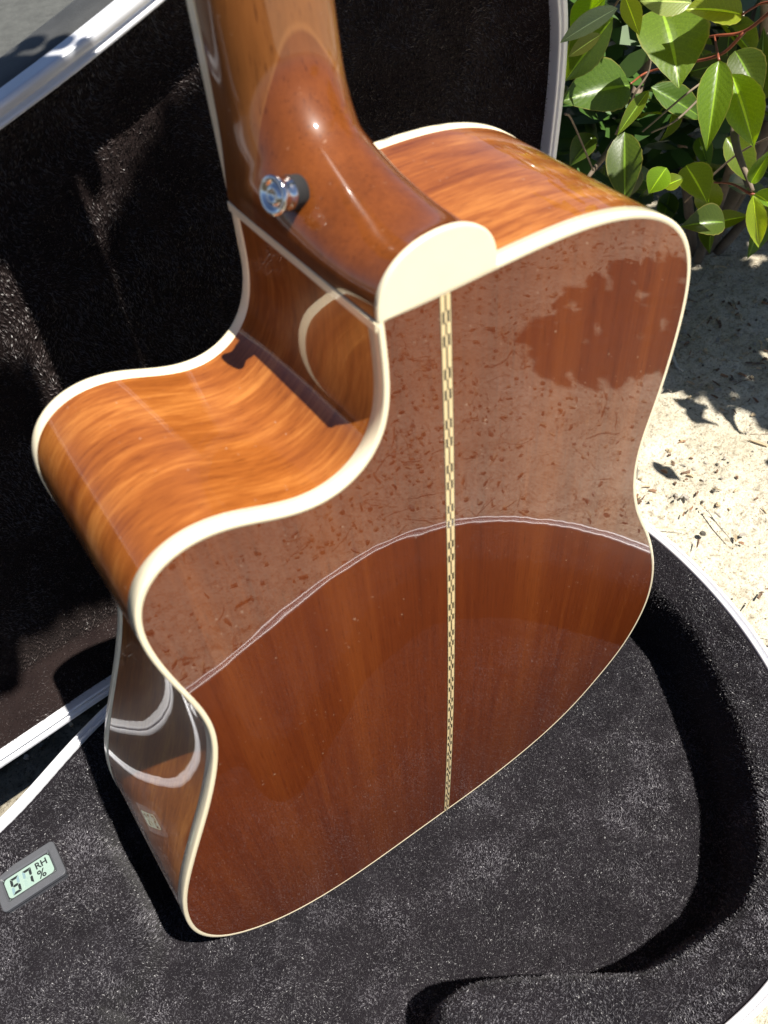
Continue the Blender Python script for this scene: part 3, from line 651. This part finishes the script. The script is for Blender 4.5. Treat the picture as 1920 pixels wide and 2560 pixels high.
def text(name, body, x, z, size, mat, par, sx=1):
    cu = bpy.data.curves.new(name, 'FONT'); cu.body = body; cu.size = size * .001; cu.extrude = .00003; cu.offset = .00016; tmp = bpy.data.objects.new('tmp', cu); C.objects.link(tmp)
    bpy.context.view_layer.update(); me = bpy.data.meshes.new_from_object(tmp.evaluated_get(bpy.context.evaluated_depsgraph_get())); bpy.data.objects.remove(tmp)
    me.materials.clear(); me.materials.append(mat); me.name = name
    for v_ in me.vertices: v_.co = Vector((x * .001 + v_.co.x * sx, -z * .001 + v_.co.y, ty * .001 + v_.co.z))
    o = bpy.data.objects.new(name, me); C.objects.link(o); o.parent = par; return o
text('lettering', 'RH', X0 + 29.6, Z0 + 13.4, 7.0, blk, hyg); text('percent_sign', '%', X0 + 29.2, Z0 + 21.4, 9.0, blk, hyg, 1.0)

# ------------------------------------------------------------------ bush
def leaf_mat(name, col, col2, trans):
    t = NT(name); uvx = t.new('ShaderNodeUVMap'); sp = t.new('ShaderNodeSeparateXYZ'); t.link(uvx.outputs[0], sp.inputs[0])
    v = t.coord('Object', (1, 1, 1)); n1 = t.noise(v, 40, 4, .6)
    ab = t.math('ABSOLUTE', t.math('SUBTRACT', sp.outputs[0], .5))
    # side veins: slanted waves
    wv = t.new('ShaderNodeMath'); wv.operation = 'SINE'; t.link(t.math('MULTIPLY', t.math('SUBTRACT', sp.outputs[1], t.math('MULTIPLY', ab, .55)), 70.), wv.inputs[0])
    base = t.ramp(n1, [(.3, col), (.7, col2)])
    oi = t.new('ShaderNodeObjectInfo'); hv = t.new('ShaderNodeHueSaturation'); t.link(t.math('ADD', t.math('MULTIPLY', oi.outputs['Random'], .035), .48), hv.inputs['Hue']); t.link(t.math('ADD', t.math('MULTIPLY', oi.outputs['Random'], .5), .75), hv.inputs['Value']); t.link(base, hv.inputs['Color']); base = hv.outputs[0]
    sp2 = t.noise(v, 210, 3, .6); base = t.mix(t.ramp(sp2, [(.66, (0, 0, 0)), (.72, (.5, .5, .5))]), base, (.12, .08, .03))
    mid = t.ramp(ab, [(.0, (1, 1, 1)), (.018, (1, 1, 1)), (.035, (0, 0, 0))])
    c = t.mix(mid, base, tuple(min(1, x * 2.3) for x in col2))
    edge_ = t.ramp(ab, [(.46, (0, 0, 0)), (.49, (1, 1, 1))]); c = t.mix(t.math('MULTIPLY', edge_, .4), c, (.30, .24, .06))
    vn = t.ramp(wv.outputs[0], [(.80, (1, 1, 1)), (.99, (1.3, 1.3, 1.15))]); c = t.mix(.4, c, vn, 'MULTIPLY')
    t.set(Base_Color=c, Roughness=.40, Coat_Weight=.22, Coat_Roughness=.16)
    b = t.bump(t.math('ADD', t.math('MULTIPLY', wv.outputs[0], -.18), t.math('MULTIPLY', n1, .8)), .2, .0008)
    tr = t.new('ShaderNodeBsdfTranslucent'); t.link(t.mix(.0, c, c), tr.inputs[0])
    hs_ = t.new('ShaderNodeHueSaturation'); hs_.inputs['Value'].default_value = 2.6; hs_.inputs['Saturation'].default_value = 1.05; hs_.inputs['Hue'].default_value = .485; t.link(c, hs_.inputs['Color']); t.link(hs_.outputs[0], tr.inputs[0])
    ms = t.new('ShaderNodeMixShader'); ms.inputs[0].default_value = trans; t.link(t.b.outputs[0], ms.inputs[1]); t.link(tr.outputs[0], ms.inputs[2]); t.link(ms.outputs[0], t.out.inputs[0])
    return t.m
LM = {'g': leaf_mat('leaf_green', (.075, .135, .008), (.115, .19, .012), .36), 'b': leaf_mat('leaf_bright', (.13, .22, .010), (.18, .29, .014), .45),
      'y': leaf_mat('leaf_young', (.19, .27, .012), (.25, .34, .018), .42), 'l': leaf_mat('leaf_pale', (.20, .28, .06), (.26, .34, .09), .35),
      's': leaf_mat('leaf_pale_underside', (.22, .30, .12), (.30, .37, .18), .15), 'd': leaf_mat('leaf_dark', (.042, .085, .007), (.068, .12, .010), .28)}
def leaf_mesh(seed, fold, curl):
    r = random.Random(seed); nu, nv = 17, 9; V = []; UV = []; wave = r.uniform(-.02, .02); ph = r.uniform(0, 6)
    for i in range(nu):
        s = i / (nu - 1); hw = .5 * (math.sin(math.pi * s ** .80) ** .86) * (1 - .25 * s ** 4) if 0 < s < 1 else 0
        if s > .86: hw = .5 * (math.sin(math.pi * .86 ** .80) ** .86) * (1 - .25 * .86 ** 4) * ((1 - s) / .14) ** 1.05
        for j in range(nv):
            q = (j / (nv - 1) - .5) * 2
            ser = 1 + .02 * math.sin(i * 2.9 + j)
            x = q * hw * ser; z = abs(q) * hw * fold - curl * (s - .4) ** 2 * 1.2 + wave * math.sin(6 * s + ph + q * 2) * abs(q)
            V.append((x, s, z)); UV.append((.5 + q * .5, s))
    F = grid_faces(nu, nv)
    me = bpy.data.meshes.new('leaf'); me.from_pydata(V, [], F); me.polygons.foreach_set('use_smooth', [True] * len(F))
    l = me.uv_layers.new(name='UVMap'); idx = np.empty(len(me.loops), dtype=np.int32); me.loops.foreach_get('vertex_index', idx); l.data.foreach_set('uv', np.asarray(UV, np.float32)[idx].ravel())
    me.flip_normals(); me.update(); return me
LME = {}
for k in LM:
    LME[k] = []
    for s in range(3):
        me = leaf_mesh(11 * s + ord(k), .16 + .12 * s, .10 + .12 * s); me.materials.append(LM[k]); LME[k].append(me)
bush = thing('leafy_shrub', 'glossy green broad-leaved shrub growing beside the case on the right', 'shrub')
def put_leaf(B, T, wid, kind, face, par, roll=0.0, n_=None):
    B = Vector(B); T = Vector(T); ax_ = (T - B); L = ax_.length; ax_.normalize()
    nz = Vector(face); nz = (nz - ax_ * nz.dot(ax_)).normalized(); xx = ax_.cross(nz).normalized()
    if roll: R = Matrix.Rotation(roll, 3, ax_); xx = R @ xx; nz = R @ nz
    me = LME[kind][random.randrange(3) if n_ is None else n_]
    o = bpy.data.objects.new('leaf', me); C.objects.link(o); o.parent = par
    o.matrix_local = Matrix(((xx.x * wid, ax_.x * L, nz.x * L, B.x), (xx.y * wid, ax_.y * L, nz.y * L, B.y), (xx.z * wid, ax_.z * L, nz.z * L, B.z), (0, 0, 0, 1)))
    return o
LEAVES = [[[0.3742, 0.2884, 0.4448], [0.3723, 0.3187, 0.4095], 0.0264, "b"], [[0.2949, 0.2038, 0.4778], [0.2734, 0.2308, 0.4557], 0.0139, "s"], [[0.4051, 0.3045, 0.4198], [0.3896, 0.3373, 0.3647], 0.0335, "g"], [[0.3206, 0.238, 0.4465], [0.309, 0.2567, 0.4295], 0.0112, "l"], [[0.4428, 0.3064, 0.3576], [0.3806, 0.3266, 0.3574], 0.0493, "d"], [[0.3418, 0.24, 0.4654], [0.338, 0.2182, 0.4467], 0.0143, "y"], [[0.4457, 0.2905, 0.4221], [0.4178, 0.2356, 0.3868], 0.0587, "g"], [[0.4151, 0.239, 0.4441], [0.3915, 0.2684, 0.4443], 0.0231, "l"], [[0.4674, 0.2284, 0.4264], [0.4273, 0.253, 0.4354], 0.0297, "y"], [[0.4375, 0.2198, 0.4037], [0.4056, 0.1899, 0.3537], 0.0262, "g"], [[0.5226, 0.2661, 0.3756], [0.5131, 0.2235, 0.3509], 0.0311, "d"], [[0.4954, 0.2449, 0.3697], [0.4959, 0.2047, 0.3203], 0.0335, "b"], [[0.5222, 0.2521, 0.3043], [0.5268, 0.2157, 0.2722], 0.0282, "g"], [[0.4483, 0.165, 0.3094], [0.4551, 0.1491, 0.2647], 0.0167, "y"], [[0.4663, 0.325, 0.3015], [0.4373, 0.2864, 0.2538], 0.0342, "d"], [[0.481, 0.2598, 0.289], [0.4705, 0.2208, 0.273], 0.0311, "g"], [[0.4483, 0.256, 0.2988], [0.4332, 0.2582, 0.2784], 0.0228, "b"], [[0.45, 0.2561, 0.2797], [0.4633, 0.2457, 0.2885], 0.0169, "b"], [[0.5419, 0.2417, 0.2161], [0.5022, 0.2628, 0.2187], 0.0328, "d"], [[0.4156, 0.2645, 0.3733], [0.3848, 0.2646, 0.3447], 0.0121, "g"], [[0.511, 0.3388, 0.3255], [0.5521, 0.2985, 0.2951], 0.0286, "d"], [[0.5888, 0.2721, 0.3069], [0.5857, 0.2833, 0.3708], 0.0255, "d"], [[0.4643, 0.1805, 0.3079], [0.4636, 0.1706, 0.3415], 0.013, "g"], [[0.4647, 0.1743, 0.3023], [0.4552, 0.1481, 0.3047], 0.0174, "g"], [[0.5567, 0.3341, 0.3277], [0.5849, 0.3026, 0.3399], 0.0223, "d"], [[0.4876, 0.3806, 0.2722], [0.4569, 0.3818, 0.2506], 0.0256, "d"]]
CAMV = Vector((-.159, -.198, .683))
for i, (B, T, wd, kd) in enumerate(LEAVES):
    tc = (CAMV - Vector(B)).normalized()
    up = Vector((random.uniform(-.3, .3), random.uniform(-.3, .1), 1)) * .55
    put_leaf(B, T, wd, kd, tc + up, bush, random.uniform(-.15, .15))
TW = [[[0.4958, 0.2223, 0.4242], [0.4973, 0.2446, 0.4019], [0.4909, 0.2675, 0.3942], [0.4947, 0.2917, 0.3833]], [[0.4972, 0.2444, 0.4014], [0.4927, 0.2575, 0.3824], [0.4907, 0.287, 0.3674], [0.4898, 0.3282, 0.3481], [0.4495, 0.3129, 0.3537]], [[0.5213, 0.2624, 0.3673], [0.474, 0.2657, 0.356], [0.4205, 0.2672, 0.3362]], [[0.4981, 0.2652, 0.3505], [0.4548, 0.2603, 0.3381], [0.4251, 0.2613, 0.3361]], [[0.4869, 0.2564, 0.2512], [0.507, 0.23, 0.2985], [0.514, 0.2018, 0.3266]], [[0.4962, 0.1751, 0.2905], [0.4713, 0.1792, 0.2964], [0.4787, 0.2062, 0.2924], [0.4925, 0.2334, 0.278]], [[0.4603, 0.3301, 0.2988], [0.4636, 0.3191, 0.3373], [0.4754, 0.3165, 0.3555], [0.4804, 0.3224, 0.3752]], [[0.3531, 0.2955, 0.3627], [0.3627, 0.2954, 0.3536], [0.4057, 0.3032, 0.2925]], [[0.3851, 0.2785, 0.4495], [0.406, 0.3065, 0.4256], [0.4157, 0.3272, 0.3955]], [[0.4448, 0.2254, 0.3996], [0.4909, 0.2675, 0.3942]], [[0.4724, 0.2089, 0.4381], [0.4742, 0.222, 0.4326], [0.466, 0.2297, 0.4254]]]
mR = simple('red_stem', (.22, .055, .025), .45, var=.3); mT = simple('brown_twig', (.16, .12, .085), .8, var=.3)
TM = [mR, mR, mT, mT, mT, mR, mT, mT, mT, mR, mR]
for k, P in enumerate(TW):
    V, F = tube(spline(P, 6), .0016 if k in (0, 1, 5) else .0011, .0008, 7); mesh_obj('twig', V, F, TM[k], bush)
# woody stems from the ground and the rest of the foliage
stems = [[(.78, .42, -.03), (.74, .38, .15), (.66, .33, .32), (.58, .30, .42), (.50, .29, .50)], [(.80, .44, -.03), (.86, .40, .2), (.82, .28, .36), (.74, .16, .47), (.66, .06, .52)],
         [(.79, .43, -.03), (.70, .44, .2), (.60, .42, .34), (.52, .40, .42)], [(.81, .42, -.03), (.95, .34, .22), (1.0, .20, .40), (.95, .05, .5)],
         [(.66, .33, .32), (.56, .27, .33), (.50, .23, .32), (.47, .18, .30)], [(.60, .42, .34), (.52, .37, .28), (.46, .36, .24)]]
for P in stems:
    V, F = tube(spline(P, 8), .0075, .0018, 9); mesh_obj('branch', V, F, mT, bush)
MWI = cam.matrix_world.inverted()
def inframe(p, mar=0):
    q = MWI @ Vector(p)
    if q.z > -.01: return None
    x = .5 + q.x / -q.z * 39.15 / 36; y = .5 - q.y / -q.z * 39.15 / 48
    return x * 1920, y * 2560
cnt = 0; tries = 0
while cnt < 240 and tries < 9000:
    tries += 1
    u = random.random()
    if u < .45: P = Vector((random.uniform(.36, .80), random.uniform(.30, .55), random.uniform(.06, .50)))       # behind the front leaves
    elif u < .70: P = Vector((random.uniform(.38, .85), random.uniform(.0, .40), random.uniform(.44, .66)))     # crown top, mostly above the frame
    else: P = Vector((random.uniform(.62, 1.1), random.uniform(-.16, .30), random.uniform(.20, .58)))           # crown to the right
    q = inframe(P)
    if q is None: continue
    x, y = q
    infr = -60 < x < 1980 and -80 < y < 2600
    if infr:
        lim = 640 if x > 1500 else 520
        if y > lim or x < 1420: continue
        if (P - CAMV).length < .93: continue
    d = Vector((random.gauss(0, .5), random.gauss(-.25, .5), random.gauss(-.5, .45))).normalized(); L = random.uniform(.038, .062)
    T = P + d * L
    q2 = inframe(T)
    if q2 and infr and (q2[1] > 680 or q2[0] < 1400): continue
    fc = Vector((random.gauss(-.3, .5), random.gauss(-.4, .5), 1))
    kd = random.choice('dddgggb')
    put_leaf(P, T, L * random.uniform(.45, .6), kd, fc, bush)
    cnt += 1
# leaves added out of view along the sun's line to shade lid and soil
CV = []; CF = []; SUNv = SUN.normalized()
def shade_back_leaf(P, s_):
    a = Vector((random.gauss(0, 1), random.gauss(0, 1), random.gauss(0, .35))).normalized(); b = a.cross(SUNv).normalized(); 
    b = (b + Vector((random.gauss(0, .3), random.gauss(0, .3), random.gauss(0, .3)))).normalized(); k = len(CV)
    for q_ in ((0, 0), (.3, .22), (.7, .22), (1, 0), (.7, -.22), (.3, -.22)): CV.append(P + a * (q_[0] - .5) * s_ + b * q_[1] * s_)
    CF.append((k, k + 1, k + 2, k + 3)); CF.append((k, k + 3, k + 4, k + 5))
def shades_guitar(L0):       # does the sun ray to L0 already pass the neck or body (with a margin)?
    for k in range(60):
        p_ = L0 + SUNv * (.012 * k); X, Y, Z = p_.x * 1000, p_.z * 1000, -p_.y * 1000
        if -121 < Z < -90 and abs(X) < 37 and Y > 490: return True
        if -125 < Z < 5 and abs(X) < 158 and Y < 508: return True
    return False
nleaf = 0
DG = [215, 262, 277, 313, 360, 382, 440]
DIAG = lambda u: np.interp(u, [-260, -140, -101, -47, 9, 50, 120], DG)
while nleaf < 5500:
    u_ = random.uniform(-260, 330); v_ = random.uniform(0, 500)
    if v_ > DIAG(u_) - 6 or v_ < 50: continue
    L0 = Vector(lw(u_, v_, -34)); 
    if shades_guitar(L0): nleaf += .2; continue
    shade_back_leaf(L0 + SUNv * random.uniform(.85, 1.1), random.uniform(.024, .036)); nleaf += 1
for (x0, x1, y0, y1, cntc, h0, h1) in ((.50, 1.15, .05, .75, 1700, .95, 1.3), (.47, .82, -.62, -.30, 330, .9, 1.2)):
    for _ in range(cntc):
        x = random.uniform(x0, x1); y = random.uniform(y0, y1)
        if y0 < 0:
            if ((x - .66) / .17) ** 2 + ((y + .41) / .11) ** 2 > 1 + .35 * random.random(): continue
        elif y < .15 + 2.5 * max(0, .59 - x) - .4 * max(0, x - .59) + .02 * random.random(): continue
        shade_back_leaf(Vector((x, y, GZ)) + SUNv * random.uniform(h0, h1), random.uniform(.05, .075))
for _ in range(2300):
    P = Vector((random.uniform(.50, 1.5), random.uniform(.42, 1.1), random.uniform(.0, .62)))
    if P.x < .50 + .25 * (P.z < .1) or (P - Vector((1.0, .75, .3))).length > .62: continue
    shade_back_leaf(P, random.uniform(.05, .08))
for _ in range(500):
    P = Vector((random.uniform(.42, .75), random.uniform(.33, .50), random.uniform(.02, .45))); q = inframe(P)
    if q and (q[1] < 430 or q[0] > 1950) and q[0] > 1400: shade_back_leaf(P, random.uniform(.04, .06))
tf = NT('massed_foliage'); vf = tf.coord('Object'); tf.set(Base_Color=tf.ramp(tf.noise(vf, 14, 4, .7), [(.3, (.018, .045, .008)), (.7, (.05, .11, .018))]), Roughness=.4)
shade_back_mass = mesh_obj('shade_back_foliage', CV, CF, tf.m, bush, smooth=False); shade_back_mass['kind'] = 'stuff'  # added shade leaves together with the dense leaves at the shrub's back
for P in ([(.80, .43, -.03), (.86, .34, .5), (.75, .2, .9), (.5, .05, 1.15), (.25, -.1, 1.2)], [(.80, .43, -.03), (.95, .3, .6), (.95, -.1, 1.0), (.85, -.6, 1.05)], [(.81, .44, -.03), (.95, .5, .6), (1.0, .2, 1.0)]):
    V, F = tube(spline(P, 8), .011, .003, 9); mesh_obj('branch', V, F, mT, bush)  # added out of view to carry the shade leaves
print('leaves', cnt)

# white twig lying in the shade by the guitar's shoulder
V, F = tube(spline([(.5909, .2972, GZ + .006), (.5792, .2776, GZ + .004), (.5744, .2644, GZ + .007)], 5), .0022, .0014, 7)
tag(mesh_obj('fallen_twig', V, F, simple('bleached_twig', (.5, .48, .42), .8)), 'short bleached twig lying on the shaded soil by the guitar', 'twig')
